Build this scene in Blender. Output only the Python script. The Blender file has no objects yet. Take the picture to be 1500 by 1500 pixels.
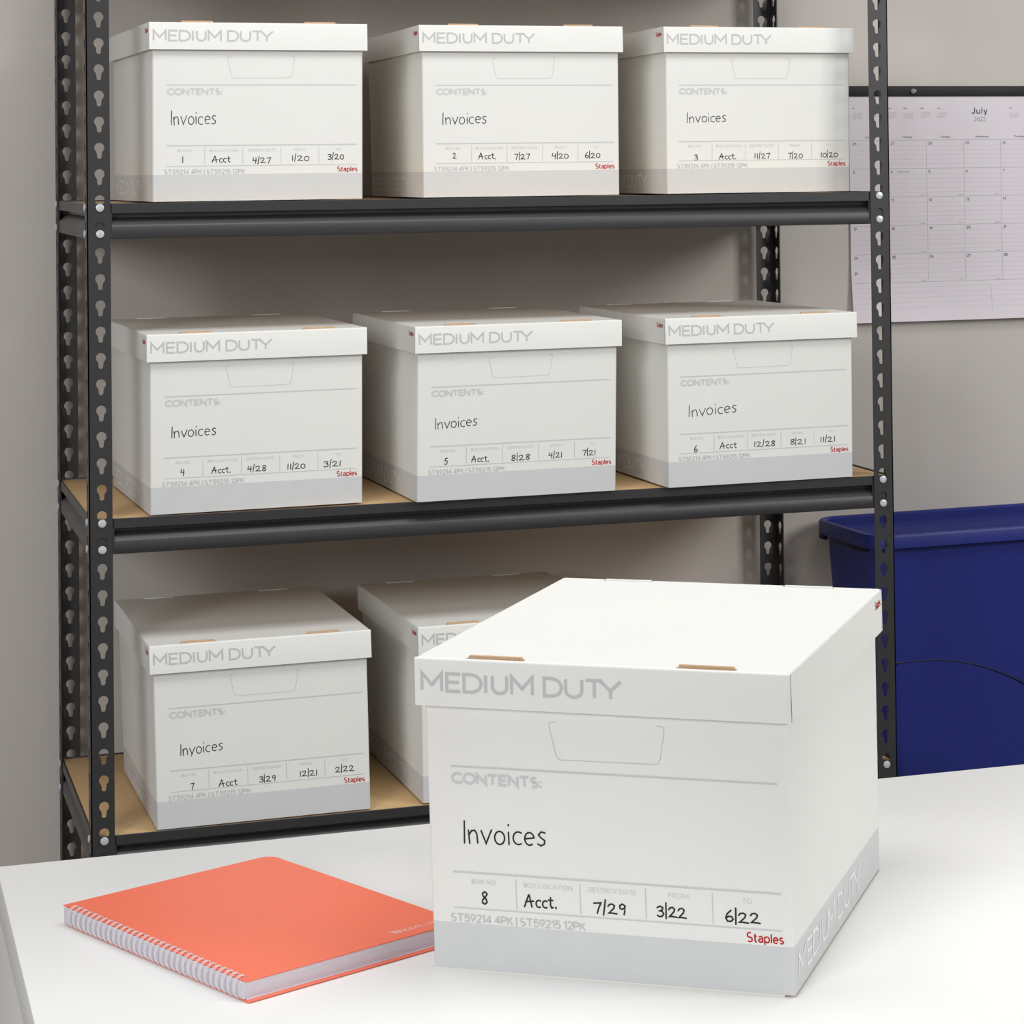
import bpy, bmesh, math, random
from mathutils import Vector, Matrix
from mathutils.geometry import tessellate_polygon
random.seed(7)
PI = math.pi
SC = bpy.context.scene
COL = SC.collection

# ------------------------------------------------------------------ camera
YAW, PITCH, ROLL = -0.32857, 0.01905, -0.01169
FPX, CX, CY = 3571.68, 969.89, 178.77
cd = bpy.data.cameras.new('camera'); cam = bpy.data.objects.new('camera', cd); COL.objects.link(cam)
fw = Vector((-math.sin(YAW)*math.cos(PITCH), math.cos(YAW)*math.cos(PITCH), math.sin(PITCH)))
rt = Vector((math.cos(YAW), math.sin(YAW), 0)); upv = rt.cross(fw)
c_, s_ = math.cos(ROLL), math.sin(ROLL)
R_ = c_*rt + s_*upv; U_ = -s_*rt + c_*upv
M = Matrix((R_, U_, -fw)).transposed().to_4x4(); M.translation = Vector((-0.36877, -3.61607, 0.96204))
cam.matrix_world = M
cd.sensor_fit = 'HORIZONTAL'; cd.sensor_width = 36.0; cd.lens = FPX/1500*36
cd.shift_x = (750-CX)/1500; cd.shift_y = (CY-750)/1500
cd.clip_start = .05; cd.clip_end = 50
SC.camera = cam

# ------------------------------------------------------------------ world and lights
w = bpy.data.worlds.new('room_light'); SC.world = w; w.use_nodes = True
w.node_tree.nodes['Background'].inputs[0].default_value = (.95, .97, 1, 1)
w.node_tree.nodes['Background'].inputs[1].default_value = .17

def area(name, loc, target, size, power, color=(1, 1, 1), sy=None):
    l = bpy.data.lights.new(name, 'AREA'); l.shape = 'RECTANGLE'; l.size = size; l.size_y = sy or size
    l.energy = power; l.color = color
    o = bpy.data.objects.new(name, l); COL.objects.link(o); o.location = loc
    d = Vector(target)-Vector(loc); o.rotation_euler = d.to_track_quat('-Z', 'Y').to_euler()
    return o
area('softbox_right', (3.9, -3.6, 2.6), (.6, 0, .6), 1.5, 94, (1, .985, .955))
area('softbox_front', (-3.0, -4.9, 2.1), (.2, -1.0, .4), 1.6, 112, (1, 1, 1))
area('ceiling_panel', (.3, -1.35, 2.8), (.3, -1.2, .2), 2.6, 45, (1, 1, 1), 1.1)
SC.view_settings.view_transform = 'Standard'; SC.view_settings.look = 'None'
SC.view_settings.gamma = 1; SC.view_settings.use_curve_mapping = False
SC.view_settings.exposure = -0.04

# ------------------------------------------------------------------ materials
def srgb(r, g, b):
    f = lambda c: (c/12.92 if c <= .04045 else ((c+.055)/1.055)**2.4)
    return (f(r/255), f(g/255), f(b/255), 1)
def mat(name, col, rough=.6, metal=0, spec=.5, noise=None, bump=None, coat=0):
    """noise=(scale, amount) colour grain; bump=(scale, strength, stretch)"""
    m = bpy.data.materials.new(name); m.use_nodes = True
    nt = m.node_tree; b = nt.nodes['Principled BSDF']
    b.inputs['Base Color'].default_value = col; b.inputs['Roughness'].default_value = rough
    b.inputs['Metallic'].default_value = metal; b.inputs['Specular IOR Level'].default_value = spec
    b.inputs['Coat Weight'].default_value = coat
    tc = nt.nodes.new('ShaderNodeTexCoord')
    if noise:
        n = nt.nodes.new('ShaderNodeTexNoise'); n.inputs['Scale'].default_value = noise[0]; n.inputs['Detail'].default_value = 4
        nt.links.new(tc.outputs['Object'], n.inputs['Vector'])
        mr = nt.nodes.new('ShaderNodeMapRange'); mr.inputs['From Min'].default_value = .3; mr.inputs['From Max'].default_value = .7
        mr.inputs['To Min'].default_value = 1-noise[1]; mr.inputs['To Max'].default_value = 1+noise[1]
        nt.links.new(n.outputs['Fac'], mr.inputs['Value'])
        mx = nt.nodes.new('ShaderNodeVectorMath'); mx.operation = 'SCALE'; mx.inputs[0].default_value = col[:3]
        nt.links.new(mr.outputs['Result'], mx.inputs['Scale']); nt.links.new(mx.outputs['Vector'], b.inputs['Base Color'])
    if bump:
        mp = nt.nodes.new('ShaderNodeMapping'); mp.inputs['Scale'].default_value = bump[2] if len(bump) > 2 else (1, 1, 1)
        nt.links.new(tc.outputs['Object'], mp.inputs['Vector'])
        n = nt.nodes.new('ShaderNodeTexNoise'); n.inputs['Scale'].default_value = bump[0]; n.inputs['Detail'].default_value = 3
        nt.links.new(mp.outputs['Vector'], n.inputs['Vector'])
        bp = nt.nodes.new('ShaderNodeBump'); bp.inputs['Strength'].default_value = bump[1]; bp.inputs['Distance'].default_value = .001
        nt.links.new(n.outputs['Fac'], bp.inputs['Height']); nt.links.new(bp.outputs['Normal'], b.inputs['Normal'])
    return m
CARD = mat('white_cardboard', srgb(238, 238, 234), .55, spec=.3, noise=(9, .006), bump=(60, .05, (6, 6, .15)))
BAND = mat('grey_printed_cardboard', srgb(213, 215, 216), .55, spec=.3, noise=(25, .012), bump=(70, .22, (6, 6, .12)))
KRAFT = mat('kraft_cardboard', srgb(205, 172, 138), .8, spec=.2, noise=(300, .08))
INK_G = mat('grey_ink', srgb(201, 202, 203), .6, spec=.2)
INK_P = mat('light_grey_ink', srgb(209, 210, 211), .6, spec=.2)
INK_L = mat('pale_grey_ink', srgb(219, 220, 220), .6, spec=.2)
INK_W = mat('white_ink', srgb(246, 246, 246), .6, spec=.2)
INK_R = mat('red_ink', srgb(190, 28, 34), .6, spec=.2)
INK_K = mat('black_marker_ink', srgb(38, 36, 38), .5, spec=.3)
CUT = mat('die_cut_edge', srgb(196, 194, 189), .8, spec=.1)
STEEL = mat('black_powder_coated_steel', srgb(41, 40, 42), .42, spec=.8, bump=(900, .25))
ZINC = mat('zinc_plated_steel', srgb(222, 224, 228), .35, metal=.45, noise=(200, .05))
BOARD = mat('particle_board', srgb(203, 170, 126), .75, spec=.25, noise=(260, .1), bump=(500, .15))
TABLE = mat('white_laminate', srgb(245, 245, 243), .35, spec=.4, noise=(3, .004))
WALL = mat('greige_wall_paint', srgb(206, 200, 194), .85, spec=.2, noise=(2.5, .01), bump=(180, .05))
FLOOR = mat('grey_floor', srgb(120, 116, 110), .6, noise=(14, .06))
PAPER = mat('calendar_paper', srgb(230, 223, 230), .7, spec=.2, noise=(4, .008))
CINK = mat('calendar_grey_ink', srgb(188, 182, 190), .7, spec=.2)
CINK2 = mat('calendar_dark_ink', srgb(82, 78, 86), .7, spec=.2)
BARM = mat('black_calendar_bar', srgb(26, 24, 24), .6)
BLUE = mat('blue_plastic', srgb(32, 43, 122), .42, spec=.4, bump=(500, .15))
BLUED = mat('shaded_blue_plastic', srgb(12, 15, 48), .5, spec=.3)  # darker copy of the bin blue; paints in the recess shade on the arch
CORAL = mat('coral_plastic_cover', srgb(255, 122, 90), .33, spec=.45, bump=(900, .08))
PAGE = mat('notebook_paper', srgb(216, 211, 220), .8, spec=.1, bump=(900, .6, (.02, .02, 3)))
WIRE = mat('white_coated_wire', srgb(232, 228, 232), .3, spec=.6)
HOLE = mat('dark_punch_hole', srgb(70, 25, 30), .9, spec=.1)
CLEAR = mat('clear_plastic', srgb(215, 214, 214), .12, spec=.8)
CLEAR.node_tree.nodes['Principled BSDF'].inputs['Transmission Weight'].default_value = .6

# ------------------------------------------------------------------ helpers
def obj(name, bm, mats, parent=None, smooth=True, ang=.6):
    me = bpy.data.meshes.new(name)
    bmesh.ops.recalc_face_normals(bm, faces=bm.faces)
    bm.to_mesh(me); bm.free()
    for m in (mats if isinstance(mats, (list, tuple)) else [mats]): me.materials.append(m)
    if smooth:
        for p in me.polygons: p.use_smooth = True
        me.set_sharp_from_angle(angle=ang)
    o = bpy.data.objects.new(name, me); COL.objects.link(o)
    if parent: o.parent = parent
    return o
def inst(src, parent, loc=None, rot=None):
    o = src.copy(); COL.objects.link(o); o.parent = parent
    if loc is not None: o.location = loc
    if rot is not None: o.rotation_euler = rot
    return o
def thing(name, label, cat, loc=(0, 0, 0), rz=0, group=None):
    o = bpy.data.objects.new(name, None); COL.objects.link(o); o.empty_display_size = .05
    o.location = loc; o.rotation_euler = (0, 0, rz); o['label'] = label; o['category'] = cat
    if group: o['group'] = group
    return o
def box(bm, x0, x1, y0, y1, z0, z1, mi=0, bev=0):
    vs = [bm.verts.new((x, y, z)) for z in (z0, z1) for y in (y0, y1) for x in (x0, x1)]
    fs = []
    for q in ((0, 2, 3, 1), (4, 5, 7, 6), (0, 1, 5, 4), (2, 6, 7, 3), (0, 4, 6, 2), (1, 3, 7, 5)):
        f = bm.faces.new([vs[i] for i in q]); f.material_index = mi; fs.append(f)
    if bev:
        es = list({e for f in fs for e in f.edges})
        r = bmesh.ops.bevel(bm, geom=es, offset=bev, segments=2, affect='EDGES', profile=.5)
        for f in r['faces']: f.material_index = mi
def plate(bm, outer, holes, t, mp, mi=0):
    """flat sheet with holes; outer/holes in 2D; mp(u, v, d) -> 3D, d is depth 0..t"""
    loops = [outer]+holes
    tris = tessellate_polygon([[Vector((a, b, 0)) for a, b in L] for L in loops])
    flat = [p for L in loops for p in L]
    A = [bm.verts.new(mp(a, b, 0)) for a, b in flat]; B = [bm.verts.new(mp(a, b, t)) for a, b in flat]
    for t3 in tris:
        for V in (A, B):
            try: f = bm.faces.new([V[i] for i in t3]); f.material_index = mi
            except ValueError: pass
    k = 0
    for L in loops:
        n = len(L)
        for i in range(n):
            a, b = k+i, k+(i+1) % n
            try: f = bm.faces.new((A[a], A[b], B[b], B[a])); f.material_index = mi
            except ValueError: pass
        k += n
def tube(bm, pts, r, n=8, closed=False, mi=0):
    rings = []; m = len(pts); P = [Vector(p) for p in pts]
    up = None
    for i, p in enumerate(P):
        a = P[i-1] if (i or closed) else P[i]; b = P[(i+1) % m] if (i < m-1 or closed) else P[i]
        d = (b-a).normalized()
        if up is None: up = d.orthogonal().normalized()
        s = d.cross(up).normalized(); up = s.cross(d).normalized()
        rings.append([bm.verts.new(p+r*(math.cos(2*PI*k/n)*up+math.sin(2*PI*k/n)*s)) for k in range(n)])
    for i in range(m if closed else m-1):
        A, B = rings[i], rings[(i+1) % m]
        for k in range(n): f = bm.faces.new((A[k], A[(k+1) % n], B[(k+1) % n], B[k])); f.material_index = mi
    if not closed:
        bm.faces.new(rings[0][::-1]); bm.faces.new(rings[-1])
def rrect(x0, x1, y0, y1, r, n=4):
    out = []
    for cx, cy, a in ((x1-r, y1-r, 0), (x0+r, y1-r, PI/2), (x0+r, y0+r, PI), (x1-r, y0+r, 1.5*PI)):
        for k in range(n+1): out.append((cx+r*math.cos(a+k*PI/2/n), cy+r*math.sin(a+k*PI/2/n)))
    return out

# ---- stroke lettering (flat print): every glyph is a set of polylines, cap height 1
def arc(cx, cy, rx, ry, a0, a1, n=12):
    return [(cx+rx*math.cos(math.radians(a0+(a1-a0)*i/n)), cy+ry*math.sin(math.radians(a0+(a1-a0)*i/n))) for i in range(n+1)]
G = {
 'M': (1.0, [[(0, 0), (0, 1), (.5, .33), (1, 1), (1, 0)]]),
 'E': (.62, [[(.62, 1), (0, 1), (0, 0), (.62, 0)], [(0, .52), (.56, .52)]]),
 'D': (.84, [[(0, 0), (0, 1), (.3, 1)]+arc(.34, .5, .5, .5, 90, -90)+[(.3, 0), (0, 0)]]),
 'I': (0, [[(0, 0), (0, 1)]]),
 'U': (.76, [[(0, 1), (0, .38)]+arc(.38, .38, .38, .38, 180, 360)+[(.76, .38), (.76, 1)]]),
 'T': (.78, [[(0, 1), (.78, 1)], [(.39, 1), (.39, 0)]]),
 'Y': (.86, [[(0, 1), (.43, .45), (.86, 1)], [(.43, .45), (.43, 0)]]),
 'C': (.8, [arc(.5, .5, .5, .5, 45, 315, 18)]),
 'O': (1.0, [arc(.5, .5, .5, .5, 0, 360, 24)]),
 'N': (.76, [[(0, 0), (0, 1), (.76, 0), (.76, 1)]]),
 'S': (.56, [arc(.28, .74, .26, .26, 50, 270, 12)+arc(.28, .25, .28, .25, 90, -140, 12)]),
 ':': (.12, [[(.06, 0), (.06, .16)], [(.06, .5), (.06, .66)]]),
 '.': (.1, [[(.05, 0), (.05, .14)]]),
 'B': (.6, [[(0, 0), (0, 1), (.3, 1)]+arc(.3, .75, .25, .25, 90, -90, 8)+[(0, .5), (.3, .5)]+arc(.33, .25, .27, .25, 90, -90, 8)+[(0, 0)]]),
 'X': (.7, [[(0, 0), (.7, 1)], [(0, 1), (.7, 0)]]),
 'L': (.55, [[(0, 1), (0, 0), (.55, 0)]]),
 'A': (.86, [[(0, 0), (.43, 1), (.86, 0)], [(.15, .33), (.71, .33)]]),
 'R': (.6, [[(0, 0), (0, 1), (.3, 1)]+arc(.32, .74, .26, .26, 90, -90, 8)+[(0, .48)], [(.3, .48), (.6, 0)]]),
 'F': (.56, [[(0, 0), (0, 1), (.56, 1)], [(0, .5), (.5, .5)]]),
 'P': (.6, [[(0, 0), (0, 1), (.32, 1)]+arc(.32, .73, .27, .27, 90, -90, 8)+[(0, .46)]]),
 'K': (.62, [[(0, 0), (0, 1)], [(.58, 1), (0, .42)], [(.2, .6), (.62, 0)]]),
 '|': (0, [[(0, -.15), (0, 1.1)]]),
 ' ': (.12, []),
 '1': (.28, [[(0, .8), (.22, 1), (.22, 0)]]),
 '2': (.56, [arc(.28, .72, .27, .28, 160, -35, 10)+[(0, 0), (.58, 0)]]),
 '3': (.54, [arc(.26, .74, .24, .26, 150, -80, 10)+arc(.26, .26, .28, .26, 80, -150, 10)]),
 '4': (.62, [[(.46, 0), (.46, 1), (0, .28), (.62, .28)]]),
 '5': (.54, [[(.5, 1), (.08, 1), (.04, .55)]+arc(.25, .32, .29, .32, 120, -145, 12)]),
 '6': (.56, [[(.42, 1), (.1, .5)]+arc(.28, .3, .28, .3, 150, 510, 18)]),
 '7': (.54, [[(0, 1), (.54, 1), (.16, 0)]]),
 '8': (.54, [arc(.27, .75, .23, .25, 0, 360, 14), arc(.27, .26, .27, .26, 0, 360, 14)]),
 '9': (.56, [arc(.28, .7, .28, .3, 0, 360, 18), [(.55, .62), (.46, .4), (.16, 0)]]),
 '0': (.6, [arc(.3, .5, .3, .5, 0, 360, 20)]),
 'a': (.5, [[(.05, .58)]+arc(.25, .44, .22, .22, 110, 0, 6)+[(.47, 0)], [(.47, .38)]+arc(.24, .2, .22, .18, 90, 320, 10)]),
 'p': (.54, [[(0, -.26), (0, .66)], arc(.27, .33, .26, .32, 140, -140, 14)]),
 'l': (.04, [[(.02, 1), (.02, 0)]]),
 'e': (.52, [[(.03, .34), (.52, .34)]+arc(.27, .32, .25, .32, 5, 315, 16)]),
 't': (.32, [[(.12, .9), (.12, .15), (.2, 0), (.32, .02)], [(0, .64), (.32, .64)]]),
 's': (.42, [arc(.21, .48, .18, .17, 40, 260, 8)+arc(.21, .16, .2, .16, 80, -140, 8)]),
}
# hand lettering
H = {
 'I': (.05, [[(.02, 1.02), (0, .02)]]),
 'n': (.36, [[(0, .52), (.03, 0)], [(.02, .33), (.12, .5), (.24, .52), (.31, .38), (.33, .02)]]),
 'v': (.36, [[(0, .52), (.17, .02), (.38, .56)]]),
 'y': (.36, [[(0, .5), (.15, .05)], [(.36, .55), (.1, -.12)]]),
 'o': (.36, [arc(.18, .27, .18, .26, 80, 440, 14)]),
 'i': (.08, [[(.04, .5), (.05, .02)], [(.04, .84), (.05, .89)]]),
 'c': (.3, [arc(.2, .26, .19, .25, 55, 300, 12)]),
 'e': (.36, [[(.03, .27), (.33, .31)]+arc(.18, .27, .17, .25, 12, 305, 12)]),
 's': (.28, [[(.27, .5), (.13, .54), (.03, .42), (.12, .3), (.25, .2), (.23, .06), (.1, -.01), (0, .06)]]),
 'A': (.62, [[(0, -.02), (.3, .95), (.34, .95), (.5, 0)], [(.06, .33), (.6, .4)]]),
 't': (.3, [[(.14, .85), (.12, .2), (.2, .02), (.3, .06)], [(0, .55), (.3, .62)]]),
 '.': (.1, [[(.04, .0), (.05, .1)]]),
 '/': (.16, [[(.14, 1.1), (0, -.12)]]),
 '|': (.06, [[(.03, 1.15), (.01, -.12)]]),
 '0': (.5, [arc(.25, .36, .25, .34, 95, 455, 16)]),
 '1': (.16, [[(.1, .82), (.08, .02)]]),
 '2': (.56, [[(0, .6), (.1, .76), (.28, .8), (.42, .68), (.36, .45), (.04, .06), (.2, .08), (.56, .04)]]),
 '3': (.46, [[(0, .7), (.2, .84), (.4, .74), (.36, .54), (.16, .46), (.36, .42), (.46, .24), (.34, .04), (.14, 0), (0, .1)]]),
 '4': (.46, [[(.12, .85), (.02, .42), (.46, .44)], [(.4, .82), (.34, -.02)]]),
 '5': (.5, [[(.5, .84), (.16, .82), (.08, .5), (.3, .52), (.46, .34), (.36, .06), (.14, 0), (0, .08)]]),
 '6': (.46, [[(.34, .9), (.1, .6), (.02, .28), (.12, .03), (.32, .02), (.46, .2), (.38, .4), (.2, .42), (.06, .3)]]),
 '7': (.46, [[(0, .78), (.46, .84), (.3, .4), (.2, -.02)]]),
 '8': (.44, [[(.4, .78), (.24, .88), (.08, .76), (.1, .58), (.34, .36), (.4, .14), (.24, 0), (.06, .08), (.06, .28), (.3, .54), (.42, .7), (.4, .78)]]),
 '9': (.44, [[(.4, .7), (.24, .84), (.06, .7), (.06, .5), (.2, .42), (.38, .54), (.41, .74), (.38, .3), (.32, 0)]]),
}
def layout(text, table, gap):
    x = 0; out = []
    for ch in text:
        w_, L = table[ch]
        out += [[(x+a, b) for a, b in pl] for pl in L]; x += w_+gap
    return out, x-gap
LAYER = [0]
def stroke(bm, pl, wd, mp, mi=0, caps=True):
    """flat mitred ribbon along a polyline, mp(u, v) -> 3D; crossing strokes lie a hair apart"""
    q = [pl[0]]
    for a in pl[1:]:
        if math.hypot(a[0]-q[-1][0], a[1]-q[-1][1]) > 1e-6: q.append(a)
    closed = len(q) > 3 and math.hypot(q[0][0]-q[-1][0], q[0][1]-q[-1][1]) < 1e-5
    if closed: q = q[:-1]
    n = len(q); h = wd/2
    if n < 2: return
    LAYER[0] = (LAYER[0]+1) % 4; lift = LAYER[0]*1.2e-5
    o0 = Vector(mp(*q[0])); e1 = Vector(mp(q[0][0]+.01, q[0][1]))-o0; e2 = Vector(mp(q[0][0], q[0][1]+.01))-o0
    nr = e1.cross(e2).normalized()*lift*SIGN[0]
    def V(x, y): return bm.verts.new(Vector(mp(x, y))+nr)
    def nrm(a, b):
        L = math.hypot(b[0]-a[0], b[1]-a[1]); return (-(b[1]-a[1])/L, (b[0]-a[0])/L)
    left, right = [], []
    for i in range(n):
        pa = q[i-1] if (i or closed) else None; pb = q[(i+1) % n] if (i < n-1 or closed) else None
        if pa is None: m = nrm(q[i], pb); k = 1
        elif pb is None: m = nrm(pa, q[i]); k = 1
        else:
            n1, n2 = nrm(pa, q[i]), nrm(q[i], pb); mx, my = n1[0]+n2[0], n1[1]+n2[1]; L = math.hypot(mx, my)
            if L < .3: m = n1; k = 1
            else:
                m = (mx/L, my/L); k = min(1/max(m[0]*n1[0]+m[1]*n1[1], .2), 2.6)
        left.append((q[i][0]+m[0]*h*k, q[i][1]+m[1]*h*k)); right.append((q[i][0]-m[0]*h*k, q[i][1]-m[1]*h*k))
    A = [V(*v) for v in left]; B = [V(*v) for v in right]
    for i in range(n if closed else n-1):
        j = (i+1) % n
        f = bm.faces.new((B[i], B[j], A[j], A[i])); f.material_index = mi
    if caps and not closed:
        for i, j in ((0, 1), (n-1, n-2)):
            nx, ny = nrm(q[j], q[i]); tx, ty = ny, -nx          # outward tangent
            a, b = (A[i], B[i]) if i else (B[i], A[i])
            fan = [V(q[i][0]+h*(nx*math.cos(t)+tx*math.sin(t)), q[i][1]+h*(ny*math.cos(t)+ty*math.sin(t))) for t in (PI/4, PI/2, 3*PI/4)]
            f = bm.faces.new([a]+fan+[b]); f.material_index = mi
SIGN = [1]
def write(bm, text, x0, x1, z0, h, wd, mp, table=G, gap=.2, mi=0, jit=0, slope=0):
    L, W = layout(text, table, gap); sx = (x1-x0)/W if x1 is not None else h
    inner = table is G                      # printed letters: square ends, so pull the ends in by half a stroke
    if not inner: L = [[(a, b*(1.14 if b < .6 else 1)) for a, b in pl] if text[0] in 'IA' and max(b for a, b in pl) < 1 else pl for pl in L]
    for pl in L:
        ox, oy = random.uniform(-jit, jit)*h, random.uniform(-jit, jit)*h
        q = []
        for a, b in pl:
            v = wd/2+b*(h-wd) if inner else b*h
            q.append((x0+a*sx+ox, z0+v+oy+slope*a*sx))
        stroke(bm, q, wd, mp, mi, caps=not inner)
def bar(bm, x0, z0, x1, z1, wd, mp, mi=0): stroke(bm, [(x0, z0), (x1, z1)], wd, mp, mi, caps=False)

# ------------------------------------------------------------------ the room
WY = .553; FZ = -.47
def struct(name, bm, m):
    o = obj(name, bm, m, smooth=False); o['kind'] = 'structure'; return o
bm = bmesh.new(); box(bm, -3.5, 5.5, WY, WY+.12, FZ, 2.4); struct('wall_back', bm, WALL)
bm = bmesh.new(); box(bm, -3.5, 5.5, -5.5, WY, FZ-.1, FZ); struct('floor', bm, FLOOR)
bm = bmesh.new(); box(bm, -3.5, 5.5, WY-.014, WY, FZ, FZ+.09, bev=.003); struct('baseboard_back', bm, mat('baseboard_white', srgb(225, 223, 218), .5))

# ------------------------------------------------------------------ shelving rack
p = .0381; W, D = 1.2327, .5173
rack = thing('storage_rack', 'black slotted steel shelving rack with particle board shelves against the grey wall', 'shelving', (0, 0, FZ))
O = -FZ                                                # parts are placed in the rack's own frame
OUT, INN, TH = .0185, .015, .0018
def keyhole(u, v):                                     # round hole running down into a narrow slot
    pts = [(u+.0072*math.cos(a), v+.0072*math.sin(a)) for a in [math.radians(x) for x in range(-55, 236, 26)]]
    pts += [(u-.0035, v-.009), (u-.0031, v-.0138), (u-.0018, v-.0158), (u+.0018, v-.0158), (u+.0031, v-.0138), (u+.0035, v-.009)]
    return pts
def make_post(sx, sy):
    """sx=+1: side flange on the left end, sy=+1: front post.  Local origin = outer corner at floor level"""
    bm = bmesh.new()
    z0, z1 = 0, 1.395+O
    k0 = -12
    def face(mp):
        z = z0; k = k0
        cells = []
        while True:
            zc = k*p+.29*p+O
            top = zc+.385*p
            if top > z1: break
            cells.append((z, top, zc)); z = top; k += 1
        cells.append((z, z1, None))
        for a, b, zc in cells:
            hole = [keyhole(OUT, zc)] if zc is not None and a < zc-.0165 else []
            plate(bm, [(0, a), (OUT+INN, a), (OUT+INN, b), (0, b)], hole, TH, mp)
    face(lambda u, v, d: (sx*u, sy*d, v))
    face(lambda u, v, d: (sx*d, sy*u, v))
    bmesh.ops.remove_doubles(bm, verts=bm.verts, dist=1e-6)
    # inner faces left between stacked cells are dropped
    dead = [f for f in bm.faces if abs(f.normal.z) > .99 and len(f.verts) == 4 and z0+.01 < f.calc_center_median().z < z1-.01 and max(abs(v.co.x) for v in f.verts)+max(abs(v.co.y) for v in f.verts) > OUT+INN-.001 and f.calc_area() > 5e-5]
    bmesh.ops.delete(bm, geom=dead, context='FACES_ONLY')
    return bm
for sx, x in ((1, -OUT), (-1, W+OUT)):
    for sy, y in ((1, 0), (-1, D)):
        o = obj('post', make_post(sx, sy), STEEL, rack, smooth=False); o.location = (x, y, 0)
        bm = bmesh.new(); box(bm, -.003 if sx > 0 else -.036, .036 if sx > 0 else .003, -.003 if sy > 0 else -.036, .036 if sy > 0 else .003, 0, .02, bev=.002)
        f = obj('post_foot', bm, mat('black_foot_plastic', srgb(30, 30, 30), .6), o)
PROF = [(.0042, .0045), (.0038, .0060), (.0026, .0063), (.0020, .0056), (.0020, -.0080), (.0028, -.0090), (.0150, -.0098), (.0155, -.0145),
        (.0040, -.0250), (.0022, -.0278), (.0020, -.0440), (.0028, -.0456), (.0140, -.0460), (.0140, -.0448), (.0040, -.0445), (.0040, -.0286), (.0170, -.0160), (.0170, -.0096), (.0260, -.0096), (.0260, -.0086), (.0052, -.0086), (.0050, .0045)]
def make_beam(L):
    """runs along +x from 0 to L, outer face towards -y"""
    bm = bmesh.new()
    A = [bm.verts.new((0, y, z)) for y, z in PROF]; B = [bm.verts.new((L, y, z)) for y, z in PROF]
    n = len(PROF)
    for i in range(n): bm.faces.new((A[i], A[(i+1) % n], B[(i+1) % n], B[i]))
    t = tessellate_polygon([[Vector((y, z, 0)) for y, z in PROF]])
    for q in t: bm.faces.new([A[i] for i in q]); bm.faces.new([B[i] for i in q])
    for x0 in (0, L-.034):                             # flat end plates behind the post flange
        box(bm, x0, x0+.034, .0020, .0032, -.0455, .006)
    return bm
def make_rivet():
    bm = bmesh.new(); prev = None
    prof = [(.0034, .003), (.0034, 0), (.0059, -.0003), (.0061, -.0012), (.0054, -.0024), (.0035, -.0029)]
    n = 16; rings = [[bm.verts.new((r*math.cos(2*PI*k/n), y, r*math.sin(2*PI*k/n))) for k in range(n)] for r, y in prof]
    for a, b in zip(rings, rings[1:]):
        for k in range(n): bm.faces.new((a[k], a[(k+1) % n], b[(k+1) % n], b[k]))
    bm.faces.new(rings[-1]); return bm
beamL = obj('beam', make_beam(W+2*OUT-.004), STEEL, rack); beamS = obj('beam', make_beam(D-.004), STEEL, rack)
rivet0 = None
bm = bmesh.new(); box(bm, -.0125, W+.0125, .0056, D-.0056, -.0085, .0042, bev=.0006); board0 = obj('shelf_board', bm, BOARD, rack)
firstL = firstS = firstB = True
for lv in range(5):
    z = (lv-1)*12*p+O
    if lv == 0: z = .052
    spec = [(beamL, (-OUT+.002, 0, z), 0, W+2*OUT-.004), (beamL, (W+OUT-.002, D, z), PI, W+2*OUT-.004),
            (beamS, (-OUT, D-.002, z), -PI/2, D-.004), (beamS, (W+OUT, .002, z), PI/2, D-.004)]
    for src, loc, rz, L in spec:
        if src is beamL and firstL: b = beamL; b.location = loc; firstL = False
        elif src is beamS and firstS: b = beamS; b.location = loc; b.rotation_euler = (0, 0, rz); firstS = False
        else:
            b = src.copy(); COL.objects.link(b); b.parent = rack; b.location = loc; b.rotation_euler = (0, 0, rz)
        ends = (OUT-.002, L-(OUT-.002))
        for ex in ends:
            for dz in (0, -p):
                if rivet0 is None: rivet0 = obj('rivet', make_rivet(), ZINC, b); rivet0.location = (ex, 0, dz)
                else: inst(rivet0, b, (ex, 0, dz))
    if firstB: board0.location = (0, 0, z); firstB = False
    else:
        b = board0.copy(); COL.objects.link(b); b.parent = rack; b.location = (0, 0, z)

# ------------------------------------------------------------------ storage boxes
LW, LD, LH, BH, BW = .32824, .41378, .04063, .26825, .31687
MX = (LW-BW)/2
def yf(z): return .017-.011*z/BH                        # the front wall leans out slightly towards the lid
def body_bm():
    bm = bmesh.new(); rings = []; r = .0028
    for z in (.0018, .0415, .0416, .12, .2, BH-.004):
        y0 = yf(z); ins = 0
        L = rrect(MX+ins, LW-MX-ins, y0+ins, LD-y0-ins, r, 3)
        bul = .0009*math.sin(PI*min(1, z/BH))
        rings.append((z, [bm.verts.new((x, y, z)) for x, y in L]))
    n = len(rings[0][1])
    for (za, A), (zb, B) in zip(rings, rings[1:]):
        for k in range(n):
            f = bm.faces.new((A[k], A[(k+1) % n], B[(k+1) % n], B[k])); f.material_index = 1 if zb <= .0417 else 0
    bm.faces.new(rings[0][1][::-1]).material_index = 2; bm.faces.new(rings[-1][1])
    return bm
def flap_bm():
    bm = bmesh.new(); box(bm, MX+.001, LW-MX-.009, .0176, LD-.0176, 0, .0019); return bm
SLX = (.0715, .2565)
def slot(cx, cy): return rrect(cx-.026, cx+.026, cy-.0042, cy+.0036, .0032, 3)
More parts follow.
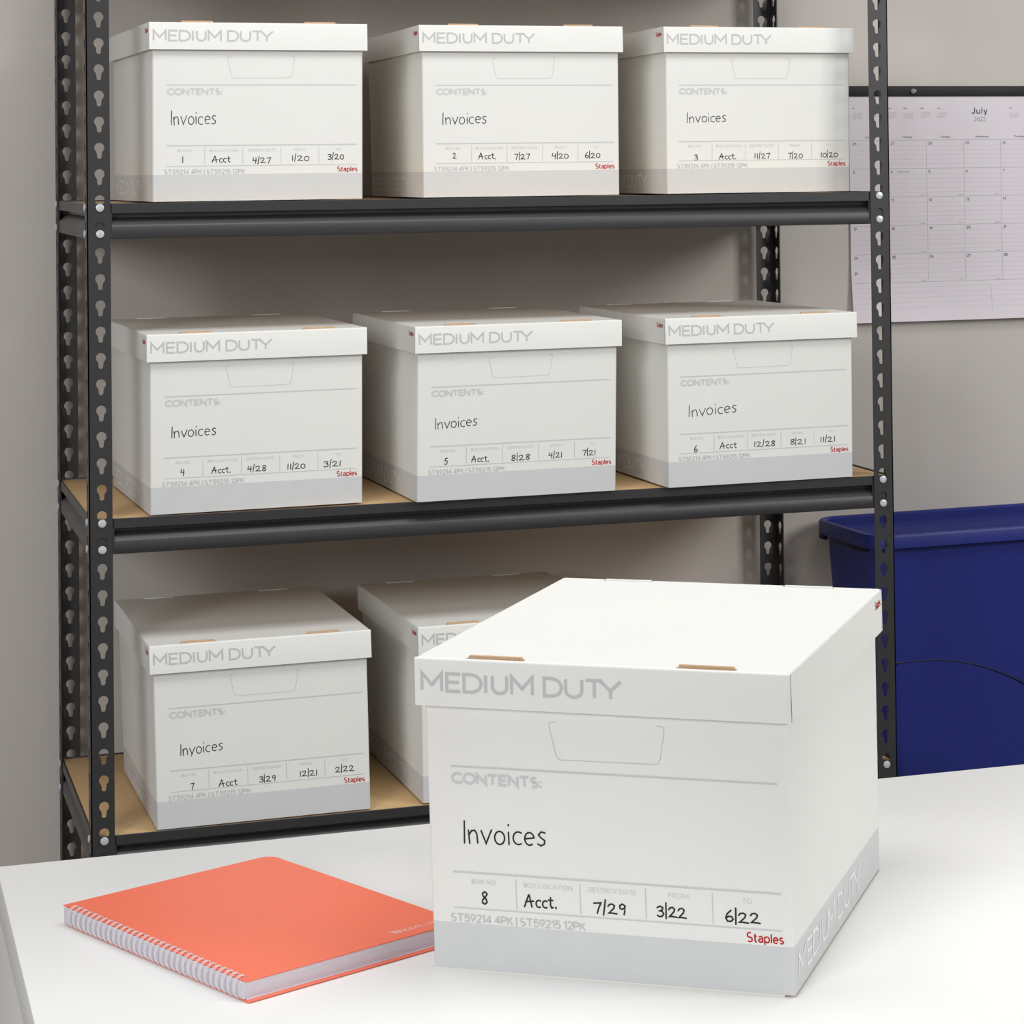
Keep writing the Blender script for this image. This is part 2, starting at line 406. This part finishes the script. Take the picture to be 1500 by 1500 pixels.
def lid_bm():
    bm = bmesh.new(); t = .003; r = .0022
    holes = [slot(x, y) for x in SLX for y in (.0068, LD-.0068)]
    top = rrect(r, LW-r, r, LD-r, .001, 2)
    plate(bm, top, holes, t, lambda u, v, d: (u, v, BH-d))
    # rounded shoulder and four flanges, the side flanges a hair inside the wrap-round front ones
    def prof(out0):                                     # (outward distance, z)
        return [(-r, BH)]+[(-r+r*math.sin(a), BH-r+r*math.cos(a)) for a in (PI/6, PI/3, PI/2)]+[(out0, BH-LH), (out0-t, BH-LH), (out0-t, BH-.005)]
    def flange(f, a, b, thick, lo=0):
        pr = prof(0); A = [bm.verts.new(f(a+(.0018 if i > 3 and lo else 0), o, z)) for i, (o, z) in enumerate(pr)]
        B = [bm.verts.new(f(b-(.0018 if i > 3 and lo else 0), o, z)) for i, (o, z) in enumerate(pr)]
        for i in range(len(pr)-1):
            bm.faces.new((A[i], A[i+1], B[i+1], B[i]))
        bm.faces.new(A); bm.faces.new(B)
    g = .0011
    flange(lambda s, o, z: (s, -o, z), 0.0002, LW-.0002, t)
    flange(lambda s, o, z: (s, LD+o, z), 0.0002, LW-.0002, t)
    flange(lambda s, o, z: (-o*1, s, z), t+g, LD-t-g, t, 1)
    flange(lambda s, o, z: (LW+o, s, z), t+g, LD-t-g, t, 1)
    return bm
def tab_bm(cx, cy):
    bm = bmesh.new(); s = 1 if cy < .1 else -1
    box(bm, cx-.0238, cx+.0238, cy-.0004*s-.0016, cy-.0004*s+.0024, BH-.018, BH+(.0025 if s > 0 else .0011), bev=.0006); return bm
def front_map(u, v): return (u+MX, yf(v)-.00022, v)
def p_lines():
    bm = bmesh.new(); F = front_map
    bar(bm, .0212, .1752, .3076, .1757, .0017, F); return bm
def p_contents():
    bm = bmesh.new(); write(bm, 'CONTENTS:', .0228, .1028, .1600, .0104, .0024, front_map, gap=.22); return bm
def p_table():
    bm = bmesh.new(); F = front_map
    bar(bm, .0205, .0849, .3076, .0851, .0017, F); bar(bm, .0202, .0542, .3076, .0545, .0011, F)
    for x in (.0769, .1338, .1912, .2489): bar(bm, x, .0562, x, .0818, .0009, F)
    return bm
def p_caption(t, a, b):
    bm = bmesh.new(); write(bm, t, a, b, .0752, .0044, .0008, front_map, gap=.25); return bm
def p_code():
    bm = bmesh.new(); write(bm, 'ST59214 4PK | ST59215 12PK', .0177, .1373, .0421, .0074, .00125, front_map, gap=.2); return bm
def p_logo():
    bm = bmesh.new(); write(bm, 'Staples', .2777, .3083, .0434, .0086, .0012, front_map, gap=.2); return bm
def p_handle():
    bm = bmesh.new()
    hp = [(.1172, .2172), (.1125, .2172), (.1112, .2150), (.1168, .1895), (.1182, .1868), (.1210, .1856), (.2036, .1862), (.2066, .1874), (.2080, .1898), (.2126, .2160), (.2112, .2180), (.2060, .2182)]
    stroke(bm, hp, .0005, front_map, 0, caps=False); return bm
def p_side(right):
    bm = bmesh.new()
    if right: mp = lambda u, v: (LW-MX+.00022, u, v)
    else: mp = lambda u, v: (MX-.00022, LD-u, v)
    heading(bm, mp, .032, .011, .0222, .0027, .262/.177, 0); return bm
def heading(bm, mp, x0, z0, h, wd, sx, mi):
    """MEDIUM DUTY with the letter spacing of the print (positions for a 177 mm long line)"""
    pos = (('M', .0, .0178), ('E', .0226, .0348), ('D', .0381, .0535), ('I', .0576, .0576), ('U', .0636, .0765), ('M', .0808, .0992), ('D', .1098, .1250), ('U', .1288, .1430), ('T', .1466, .1612), ('Y', .1590, .1770))
    for ch, a, b in pos:
        w_, L = G[ch]
        for pl in L:
            k = (b-a)/w_ if w_ else 1
            stroke(bm, [(x0+(a+q[0]*k)*sx, z0+wd/2+q[1]*(h-wd)) for q in pl], wd, mp, mi, caps=False)
def p_lid(back):
    bm = bmesh.new()
    mp = (lambda u, v: (LW-u, LD+.00022, v)) if back else (lambda u, v: (u, -.00022, v))
    heading(bm, mp, .0066, BH-.0288, .0174, .0027, 1, 0); return bm
def p_lidlogo(right):
    bm = bmesh.new()
    mp = (lambda u, v: (LW+.00022, u, v)) if right else (lambda u, v: (-.00022, LD-u, v))
    write(bm, 'Staples', .377, .404, BH-.0150, .0082, .0012, mp, gap=.2); return bm
def h_word(inv, wd=.0012):
    bm = bmesh.new(); x, zt, zb, xr, slope, word = inv
    write(bm, word, x, xr, zb, zt-zb, wd, front_map, table=H, gap=.11, jit=.02, slope=slope); return bm
def h_field(txt, a, b, z, h, wd=.0012):
    bm = bmesh.new(); write(bm, txt, a, b, z, h, wd, front_map, table=H, gap=.14, jit=.03); return bm
def make_box(label, x, y, zb, a, kx, ky, kz, hand, group):
    root = thing('storage_box', label, 'box', (x, y, zb), a, group)
    sh = Matrix(((1, 0, kx, 0), (0, 1, ky, 0), (0, 0, 1+kz/BH, 0), (0, 0, 0, 1)))
    def add(name, bm, mats, parent, **k):
        bmesh.ops.transform(bm, matrix=sh, verts=bm.verts); return obj(name, bm, mats, parent, **k)
    body = add('body', body_bm(), [CARD, BAND, KRAFT], root)
    F = dict(smooth=False)
    add('printed_rule', p_lines(), INK_P, body, **F); add('printed_contents', p_contents(), INK_P, body, **F)
    add('printed_table', p_table(), INK_P, body, **F); add('printed_code', p_code(), INK_G, body, **F)
    for c in (('BOX NO.', .0373, .0595), ('BOX LOCATION', .0842, .1268), ('DESTROY DATE', .1415, .1829), ('FROM', .2112, .2281), ('TO', .2746, .2826)):
        add('printed_caption', p_caption(*c), INK_L, body, **F)
    add('printed_logo', p_logo(), INK_R, body, **F); add('handle_cut', p_handle(), CUT, body, **F)
    for r in (0, 1): add('side_lettering', p_side(r), INK_W, body, **F)
    if hand:
        add('handwritten_word', h_word(hand[0], hand[2]), INK_K, body, **F)
        for fl in hand[1]: add('handwritten_entry', h_field(*fl, hand[2]), INK_K, body, **F)
    if hand and hand[3]: add('bottom_flap', flap_bm(), CARD, root, smooth=False)
    lid = add('lid', lid_bm(), [CARD], root)
    for r in (0, 1):
        add('printed_heading', p_lid(r), INK_G, lid, **F); add('printed_logo', p_lidlogo(r), INK_R, lid, **F)
    for sx in SLX:
        for sy in (.0068, LD-.0068): add('lid_tab', tab_bm(sx, sy), KRAFT if sy < .1 else CARD, lid)
    return root
def cells(no, nx, ac, a0, a1, d, d0, d1, f, f0, f1, t, t0, t1, zs, h=.0098):
    w_ = .0058
    nw = .0016 if no == '1' else .0052
    return [(no, nx-nw/2, nx+nw/2, zs[0], h*1.15), (ac, a0, a1, zs[1], h), (d, d0, d1, zs[2], h), (f, f0, f1, zs[3], h), (t, t0, t1, zs[4], h)]
TZ = .2784
BX = {
 1: ((.0742, .0135, .0340), (-.0007, .0015, -.0016), (.0275, .1359, .1154, .0939, .02, 'Invoices'),
     cells('1', .0441, 'Acct', .0878, .1148, '4/27', .1486, .1759, '1/20', .2076, .2340, '3/20', .2632, .2873, (.0589, .0594, .0577, .0606, .0622))),
 2: ((.4879, .0387, -.0020), (-.0110, .0009, -.0013), (.0322, .1323, .1143, .1010, .03, 'Invoices'),
     cells('2', .0500, 'Acct.', .0880, .1155, '7|27', .1460, .1703, '4|20', .2065, .2330, '6|20', .2600, .2852, (.0610, .0605, .0595, .0600, .0605))),
 3: ((.8883, .0499, -.0003), (-.0113, .0031, -.0001), (.0355, .1305, .1146, .1007, .03, 'Invoices'),
     cells('3', .0494, 'Acct.', .0889, .1180, '11/27', .1495, .1764, '7/20', .2082, .2329, '10|20', .2650, .2949, (.0542, .0561, .0568, .0566, .0575))),
 4: ((.0646, -.0090, .0330), (-.0014, -.0015, -.0021), (.0314, .1306, .1141, .0960, .03, 'Invoices'),
     cells('4', .0473, 'Acct.', .0898, .1175, '4/28', .1427, .1703, '11/20', .2025, .2291, '3/21', .2579, .2837, (.0580, .0585, .0580, .0582, .0588))),
 5: ((.4572, -.0308, .0242), (.0033, -.0057, -.0017), (.0281, .1275, .1110, .0933, .05, 'Invoices'),
     cells('5', .0450, 'Acct.', .0846, .1123, '8|28', .1480, .1769, '4/21', .2076, .2291, '7|21', .2622, .2833, (.0570, .0580, .0572, .0578, .0590))),
 6: ((.8588, -.0285, .0344), (-.0135, -.0004, -.0019), (.0355, .1296, .1116, .1152, .05, 'Invoices'),
     cells('6', .0462, 'Acct', .0868, .1147, '12/28', .1452, .1810, '8|21', .2073, .2340, '11/21', .2595, .2856, (.0560, .0590, .0588, .0590, .0605))),
 7: ((.0705, -.0125, .0130), (-.0228, .0151, .0031), (.0367, .1217, .1055, .0979, .06, 'Inyoices'),
     cells('7', .0525, 'Acct', .0912, .1177, '3|29', .1505, .1749, '12|21', .2105, .2368, '2|22', .2645, .2928, (.0548, .0560, .0565, .0590, .0605))),
 9: ((.4677, -.0067, .0164), (-.0132, .0061, .0016), None, None),
 8: ((.1030, -1.5694, -.6004), (-.0140, .0046, .0005), (.0318, .1287, .1098, .1045, .03, 'Invoices'),
     cells('8', .0485, 'Acct.', .0840, .1129, '7/29', .1456, .1733, '3|22', .2012, .2262, '6|22', .2595, .2890, (.0585, .0595, .0583, .0590, .0590), .0105)),
}
LBL = {
 1: 'white storage box with number 1 handwritten, on the top shelf beside the left post',
 2: 'white storage box with number 2 handwritten, middle of the top shelf',
 3: 'white storage box with number 3 handwritten, on the top shelf next to the calendar',
 4: 'white storage box with number 4 handwritten, on the middle shelf beside the left post',
 5: 'white storage box with number 5 handwritten, centre of the middle shelf',
 6: 'white storage box with number 6 handwritten, on the middle shelf above the blue bin',
 7: 'white storage box with number 7 handwritten, on the lowest visible shelf above the notebook',
 9: 'white storage box on the lowest visible shelf, mostly hidden behind the large front box',
 8: 'large white storage box with number 8 handwritten, standing on the white table',
}
for k, (pos, sh, inv, cl) in BX.items():
    lvl = {1: 2, 2: 2, 3: 2, 4: 1, 5: 1, 6: 1, 7: 0, 9: 0, 8: None}[k]
    zb = TZ if lvl is None else lvl*12*p+.0054
    make_box(LBL[k], pos[0], pos[1], zb, pos[2], *sh, (inv, cl, .0014 if k == 8 else .0012, k == 8) if inv else None, None if k == 8 else 'white storage boxes on the rack')

# ------------------------------------------------------------------ table
t = thing('table', 'white laminate table with solid side panel in front of the rack', 'table', (-.2172, -1.102, FZ))
bm = bmesh.new(); box(bm, 0, 2.0, -.87, 0, TZ-FZ-.04, TZ-FZ, bev=.0015); obj('table_top', bm, TABLE, t)
for x in (0.0015, 1.96):
    bm = bmesh.new(); box(bm, x, x+.038, -.868, -.002, 0, TZ-FZ-.0405, bev=.0015); obj('side_panel', bm, TABLE, t)
bm = bmesh.new(); box(bm, .04, 1.96, -.06, -.04, .35, TZ-FZ-.0405); obj('back_rail', bm, TABLE, t)

# ------------------------------------------------------------------ notebook
A = Vector((-.0487, -1.5855)); B = Vector((-.1717, -1.3146))
sp = (B-A).normalized(); NL = (B-A).length; ang = math.atan2(sp.y, sp.x)-PI/2; NW = .2265
nb = thing('notebook', 'coral orange wire-bound notebook lying on the white table beside the large box', 'notebook', (A.x, A.y, TZ), ang)
# local: x from the spine outwards, y along the spine, z up
def cover_bm(z0, z1, x0, y0, y1, holes=False):
    r = .012
    out = [(x0, y0), (NW-r, y0)]+[(NW-r+r*math.cos(a), y0+r+r*math.sin(a)) for a in (-PI/3, -PI/6, 0)]+[(NW-r+r*math.cos(a), y1-r+r*math.sin(a)) for a in (0, PI/6, PI/3, PI/2)]+[(x0, y1)]
    hs = [rrect(.0042, .0078, y-.0022, y+.0022, .0004, 1) for y in RY] if holes else []
    bm = bmesh.new(); plate(bm, out, hs, z1-z0, lambda u, v, d: (u, v, z1-d)); return bm
NR = 32; RY = [.010+i*(NL-.028)/(NR-1) for i in range(NR)]
obj('back_cover', cover_bm(.0008, .0016, -.0005, -.006, NL-.012), CORAL, nb)
bm = bmesh.new(); box(bm, -.0012, NW-.006, .0, NL-.004, .0022, .0158, bev=.0003); obj('page_block', bm, PAGE, nb)
bm = bmesh.new(); box(bm, .0012, NW-.006, -.0015, NL-.004, .0017, .0026); obj('divider_sheet', bm, PAPER, nb)
cov = obj('front_cover', cover_bm(.0162, .0170, .0005, -.001, NL, True), CORAL, nb)
bm = bmesh.new()
for y in RY:
    for dy in (-.0011, .0011):
        tube(bm, [(.0064, y+dy*.6, .0150), (.0058, y+dy, .0178), (.0040, y+dy, .0192), (.0010, y+dy, .0190), (-.0022, y+dy, .0170), (-.0042, y+dy, .0130), (-.0046, y+dy, .0088), (-.0038, y+dy, .0048), (-.0016, y+dy, .0018), (.0014, y+dy, .0006), (.005, y+dy, .0007)], .00036, 6)
    break
ring0 = obj('wire_ring', bm, WIRE, nb)
for y in RY[1:]: inst(ring0, nb, (0, y-RY[0], 0))
# small white wordmark near the far corner of the cover, seen upside down; its letters are not readable in the photo
bm = bmesh.new()
def nbm(u, v): return (u, v, .01712)
x = .160
for ch in ('7', 'B', 'n', 'c', 'c', 'n', 'L', '-', 'n', 's', 'n'):
    if ch == '7': L = [[(0, .0045), (.003, .0045), (.003, 0)]]
    elif ch == 'B': L = [[(0, 0), (0, .0045), (.003, .0045), (.003, 0), (0, 0)], [(0, .0022), (.003, .0022)]]
    elif ch == 'n': L = [[(0, 0), (0, .0032), (.0028, .0032), (.0028, 0)]]
    elif ch == 'u': L = [[(0, .0032), (0, 0), (.0028, 0), (.0028, .0032)]]
    elif ch == 'c': L = [[(.0026, .0032), (0, .0032), (0, 0), (.0026, 0)]]
    elif ch == 's': L = [[(.0026, .0034), (0, .0034), (0, .0017), (.0026, .0017), (.0026, 0), (0, 0)]]
    elif ch == 'L': L = [[(0, .0045), (0, 0), (.0022, 0)]]
    else: L = [[(0, .001), (.0015, .0022)]]
    for pl in L: stroke(bm, [(x+a*1.35, .012+b*1.5) for a, b in pl], .0009, nbm, 0, caps=False)
    x += .0054
obj('printed_wordmark', bm, mat('white_notebook_print', srgb(245, 225, 222), .5), cov, smooth=False)

# ------------------------------------------------------------------ wall calendar
CX0, CX1, CT, CB = 1.4172, 1.9665, 1.1108, .672
cal = thing('wall_calendar', 'large July 2022 desk pad calendar pinned on the wall behind the rack', 'calendar', (CX0, WY, CB))
CW, CH = CX1-CX0, CT-CB
def cy_(v):                                             # stand-off from the wall: flat at the top, curling out at the bottom edge
    return -.0035-.013*max(0, 1-v/.14)**2
bm = bmesh.new(); N = 24
zs = [ (CH-.018)*(i/N) for i in range(N+1)]
pts = [[bm.verts.new((x, cy_(z)-d, z)) for z in zs] for x in (0, CW) for d in (0, .0012)]
a0, b0, a1, b1 = pts
for i in range(N):
    bm.faces.new((b0[i], b1[i], b1[i+1], b0[i+1])); bm.faces.new((a0[i], a1[i], a1[i+1], a0[i+1]))
    bm.faces.new((a0[i], b0[i], b0[i+1], a0[i+1])); bm.faces.new((a1[i], b1[i], b1[i+1], a1[i+1]))
bm.faces.new((a0[0], b0[0], b1[0], a1[0])); bm.faces.new((a0[-1], b0[-1], b1[-1], a1[-1]))
sheet = obj('calendar_page', bm, PAPER, cal)
bm = bmesh.new(); box(bm, -.001, CW+.001, -.007, -.0003, CH-.0195, CH, bev=.0006); obj('header_bar', bm, BARM, cal)
bm = bmesh.new()
def cm(u, v): return (u, cy_(v)-.0014, v)
def ln(x0, z0, x1, z1, wd, mi=0):
    n = 8 if abs(z1-z0) > .05 else 1
    for i in range(n):
        bar(bm, x0+(x1-x0)*i/n, z0+(z1-z0)*i/n, x0+(x1-x0)*(i+1)/n, z0+(z1-z0)*(i+1)/n, wd, cm, mi)
cols = [1.4195-CX0+.0760*i+.0010*i for i in range(8)]; cols[0] = .0025
hz = 1.0097-CB; RH = .0530
for i in range(6): ln(.0025, hz-RH*i, CW-.0025, hz-RH*i, .0008)
for i in range(1, 8): ln(cols[i], hz, cols[i], hz-RH*5, .0007)
for r in range(5):
    for k in range(1, 6): ln(.0025, hz-RH*r-.0085*k-.002, CW-.0025, hz-RH*r-.0085*k-.002, .00028)
for k in range(1, 6): ln(.004, hz-RH*5-.0095*k, CW-.004, hz-RH*5-.0095*k, .0003)
ln(.284, hz-RH*5-.006, .284, .014, .0006)
G.update({'J': (.46, [[(.44, 1), (.44, .3)]+arc(.22, .26, .22, .26, 0, -170, 8)]), 'u': (.48, [[(0, .66), (0, .25)]+arc(.24, .24, .24, .24, 180, 350, 8), [(.48, .66), (.48, 0)]]),
          'y': (.5, [[(0, .66), (.25, 0)], [(.5, .66), (.2, -.2), (.05, -.26)]]), 'o': (.54, [arc(.27, .33, .27, .33, 0, 360, 14)]), 'n': (.46, [[(0, 0), (0, .66)], [(0, .4)]+arc(.23, .42, .23, .24, 170, 0, 6)+[(.46, 0)]]),
          'd': (.52, [arc(.26, .33, .26, .33, 0, 360, 14), [(.52, 0), (.52, 1)]]), 'W': (1.1, [[(0, 1), (.28, 0), (.55, .9), (.82, 0), (1.1, 1)]]), 'h': (.46, [[(0, 0), (0, 1)], [(0, .4)]+arc(.23, .42, .23, .24, 170, 0, 6)+[(.46, 0)]]),
          'r': (.3, [[(0, 0), (0, .66)], [(0, .4), (.12, .6), (.3, .64)]]), 'i': (.03, [[(.015, 0), (.015, .62)], [(.015, .88), (.015, .92)]]), 'b': (.52, [[(0, 0), (0, 1)], arc(.26, .33, .26, .33, 0, 360, 14)]),
          'c': (.44, [arc(.26, .33, .26, .33, 45, 315, 12)]), 'm': (.8, [[(0, 0), (0, .66)], arc(.2, .42, .2, .24, 170, 0, 6)+[(.4, 0)], arc(.6, .42, .2, .24, 170, 0, 6)+[(.8, 0)]]), 'g': (.52, [arc(.26, .33, .26, .33, 0, 360, 14), [(.52, .66), (.52, -.1)]+arc(.28, -.06, .24, .2, -10, -150, 6)]),
          'v': (.5, [[(0, .66), (.25, 0), (.5, .66)]])})
write(bm, 'July', .2512, .2832, .3860, .0130, .0019, cm, gap=.3, mi=1)
write(bm, '2022', .2560, .2790, .3722, .0078, .0009, cm, gap=.26, mi=2)
for i, dn in enumerate(('Sunday', 'Monday', 'Tuesday', 'Wednesday', 'Thursday', 'Friday', 'Saturday')):
    c = (cols[i]+cols[i+1])/2; L_, W_ = layout(dn, G, .2); h = .0042
    write(bm, dn, c-W_*h/2, c+W_*h/2, hz+.0038, h, .0007, cm, gap=.2, mi=2)
days = [26, 27, 28, 29, 30]+list(range(1, 31))
for i, dday in enumerate(days):
    r, c = divmod(i, 7); tx = str(dday); h = .0052
    L_, W_ = layout(tx, G, .22)
    write(bm, tx, cols[c]+.004, cols[c]+.004+W_*h, hz-RH*r-.0085, h, .0009, cm, gap=.22, mi=2 if r == 0 and c < 5 else 1)
    if r > 0: bar(bm, cols[c+1]-.014, hz-RH*(r+1)+.0030, cols[c+1]-.004, hz-RH*(r+1)+.0030, .0011, cm, 0)
write(bm, '31', cols[0]+.004, cols[0]+.0095, hz-RH*4-.0375, .0052, .0009, cm, gap=.22, mi=1)
bar(bm, cols[1]+.016, hz-RH-.0062, cols[1]+.042, hz-RH-.0062, .0009, cm, 2)
mon = ('January', 'February', 'March', 'April', 'May', 'June', 'July', 'August', 'September', 'October', 'November', 'December')
first = (6, 2, 2, 5, 0, 3, 5, 1, 4, 6, 2, 4); nd = (31, 28, 31, 30, 31, 30, 31, 31, 30, 31, 30, 31)
for m in range(12):
    c = (1.4335-CX0+.0346*m) if m < 6 else (1.7565-CX0+.0346*(m-6))
    h = .0028; nm = mon[m] if m in (2, 3, 4, 5, 6) else mon[m][:3]
    L_, W_ = layout(nm, G, .18) if all(ch in G for ch in nm) else ([], 0)
    if L_: write(bm, nm, c-.010, c-.010+W_*h, .3960, h, .0006, cm, gap=.18, mi=2)
    for dday in range(nd[m]):
        r, q = divmod(first[m]+dday, 7)
        x = c-.0088+q*.0029; z = .3895-r*.0026
        bar(bm, x-.0006, z, x+.0009, z, .0011, cm, 0)
obj('printed_month_grid', bm, [CINK, CINK2, mat('calendar_mid_ink', srgb(135, 130, 139), .7)], sheet, smooth=False)
# push pin
pin = thing('push_pin', 'small clear push pin through the black bar of the wall calendar', 'pin', (1.5465, WY-.0075, 1.1015))
bm = bmesh.new(); n = 14
prof = [(0, 0), (.0042, 0), (.0045, -.0012), (.0022, -.002), (.0019, -.0058), (.0030, -.0072), (.0033, -.0085), (.0015, -.0092)]
rings = [[bm.verts.new((max(r, 1e-4)*math.cos(2*PI*k/n), y, max(r, 1e-4)*math.sin(2*PI*k/n))) for k in range(n)] for r, y in prof]
for a, b in zip(rings, rings[1:]):
    for k in range(n): bm.faces.new((a[k], a[(k+1) % n], b[(k+1) % n], b[k]))
bm.faces.new(rings[-1]); bm.faces.new(rings[0]); obj('pin_head', bm, CLEAR, pin)
bm = bmesh.new(); tube(bm, [(0, 0, 0), (0, .0070, 0)], .0006, 8); obj('pin_needle', bm, ZINC, pin)

# ------------------------------------------------------------------ blue bin
BZ = .322; BL, BD, HB = .54, .262, BZ-FZ
bin_ = thing('recycling_bin', 'tall dark blue plastic bin between the rack and the wall calendar', 'bin', (1.331, .268, FZ), .035)
bm = bmesh.new()
def loop(ins, z, r, n=6, dx=0): return [bm.verts.new((x, y, z)) for x, y in rrect(ins+dx, BL-ins-dx, ins, BD-ins, r, n)]
def bridge(A, B, mi=0):
    n = len(A)
    for k in range(n): f = bm.faces.new((A[k], A[(k+1) % n], B[(k+1) % n], B[k])); f.material_index = mi
L = [loop(.045, 0, .03, dx=.02), loop(.042, .006, .033, dx=.02), loop(.0215, HB-.055, .034, dx=.004), loop(.017, HB-.030, .036, dx=.003), loop(.0165, HB-.018, .036)]
inn = [loop(.0145, HB-.018, .036), loop(.016, HB-.03, .034), loop(.045, .010, .028, dx=.02)]
for a, b in zip(L, L[1:]): bridge(a, b)
bridge(L[-1], inn[0])
for a, b in zip(inn, inn[1:]): bridge(a, b)
bm.faces.new(L[0][::-1]); bm.faces.new(inn[-1])
body = obj('bin_body', bm, BLUE, bin_, ang=.9)
bm = bmesh.new()
R = [loop(.0030, HB-.026, .044), loop(.0002, HB-.024, .046), loop(0, HB-.006, .046), loop(.0015, HB-.0015, .045), loop(.005, HB, .043), loop(.0105, HB-.0008, .038), loop(.0142, HB-.004, .035), loop(.0145, HB-.018, .035), loop(.0030, HB-.018, .044)]
for a, b in zip(R, R[1:]): bridge(a, b)
bridge(R[-1], R[0])
obj('rim', bm, BLUE, bin_, ang=.8)
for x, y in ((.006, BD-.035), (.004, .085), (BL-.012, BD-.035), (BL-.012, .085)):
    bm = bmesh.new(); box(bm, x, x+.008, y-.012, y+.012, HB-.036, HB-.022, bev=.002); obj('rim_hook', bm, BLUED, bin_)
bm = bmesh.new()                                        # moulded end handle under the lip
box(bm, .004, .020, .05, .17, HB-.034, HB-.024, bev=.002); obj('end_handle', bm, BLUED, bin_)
# arched recess line of the front wall, its shade painted as a darker tube
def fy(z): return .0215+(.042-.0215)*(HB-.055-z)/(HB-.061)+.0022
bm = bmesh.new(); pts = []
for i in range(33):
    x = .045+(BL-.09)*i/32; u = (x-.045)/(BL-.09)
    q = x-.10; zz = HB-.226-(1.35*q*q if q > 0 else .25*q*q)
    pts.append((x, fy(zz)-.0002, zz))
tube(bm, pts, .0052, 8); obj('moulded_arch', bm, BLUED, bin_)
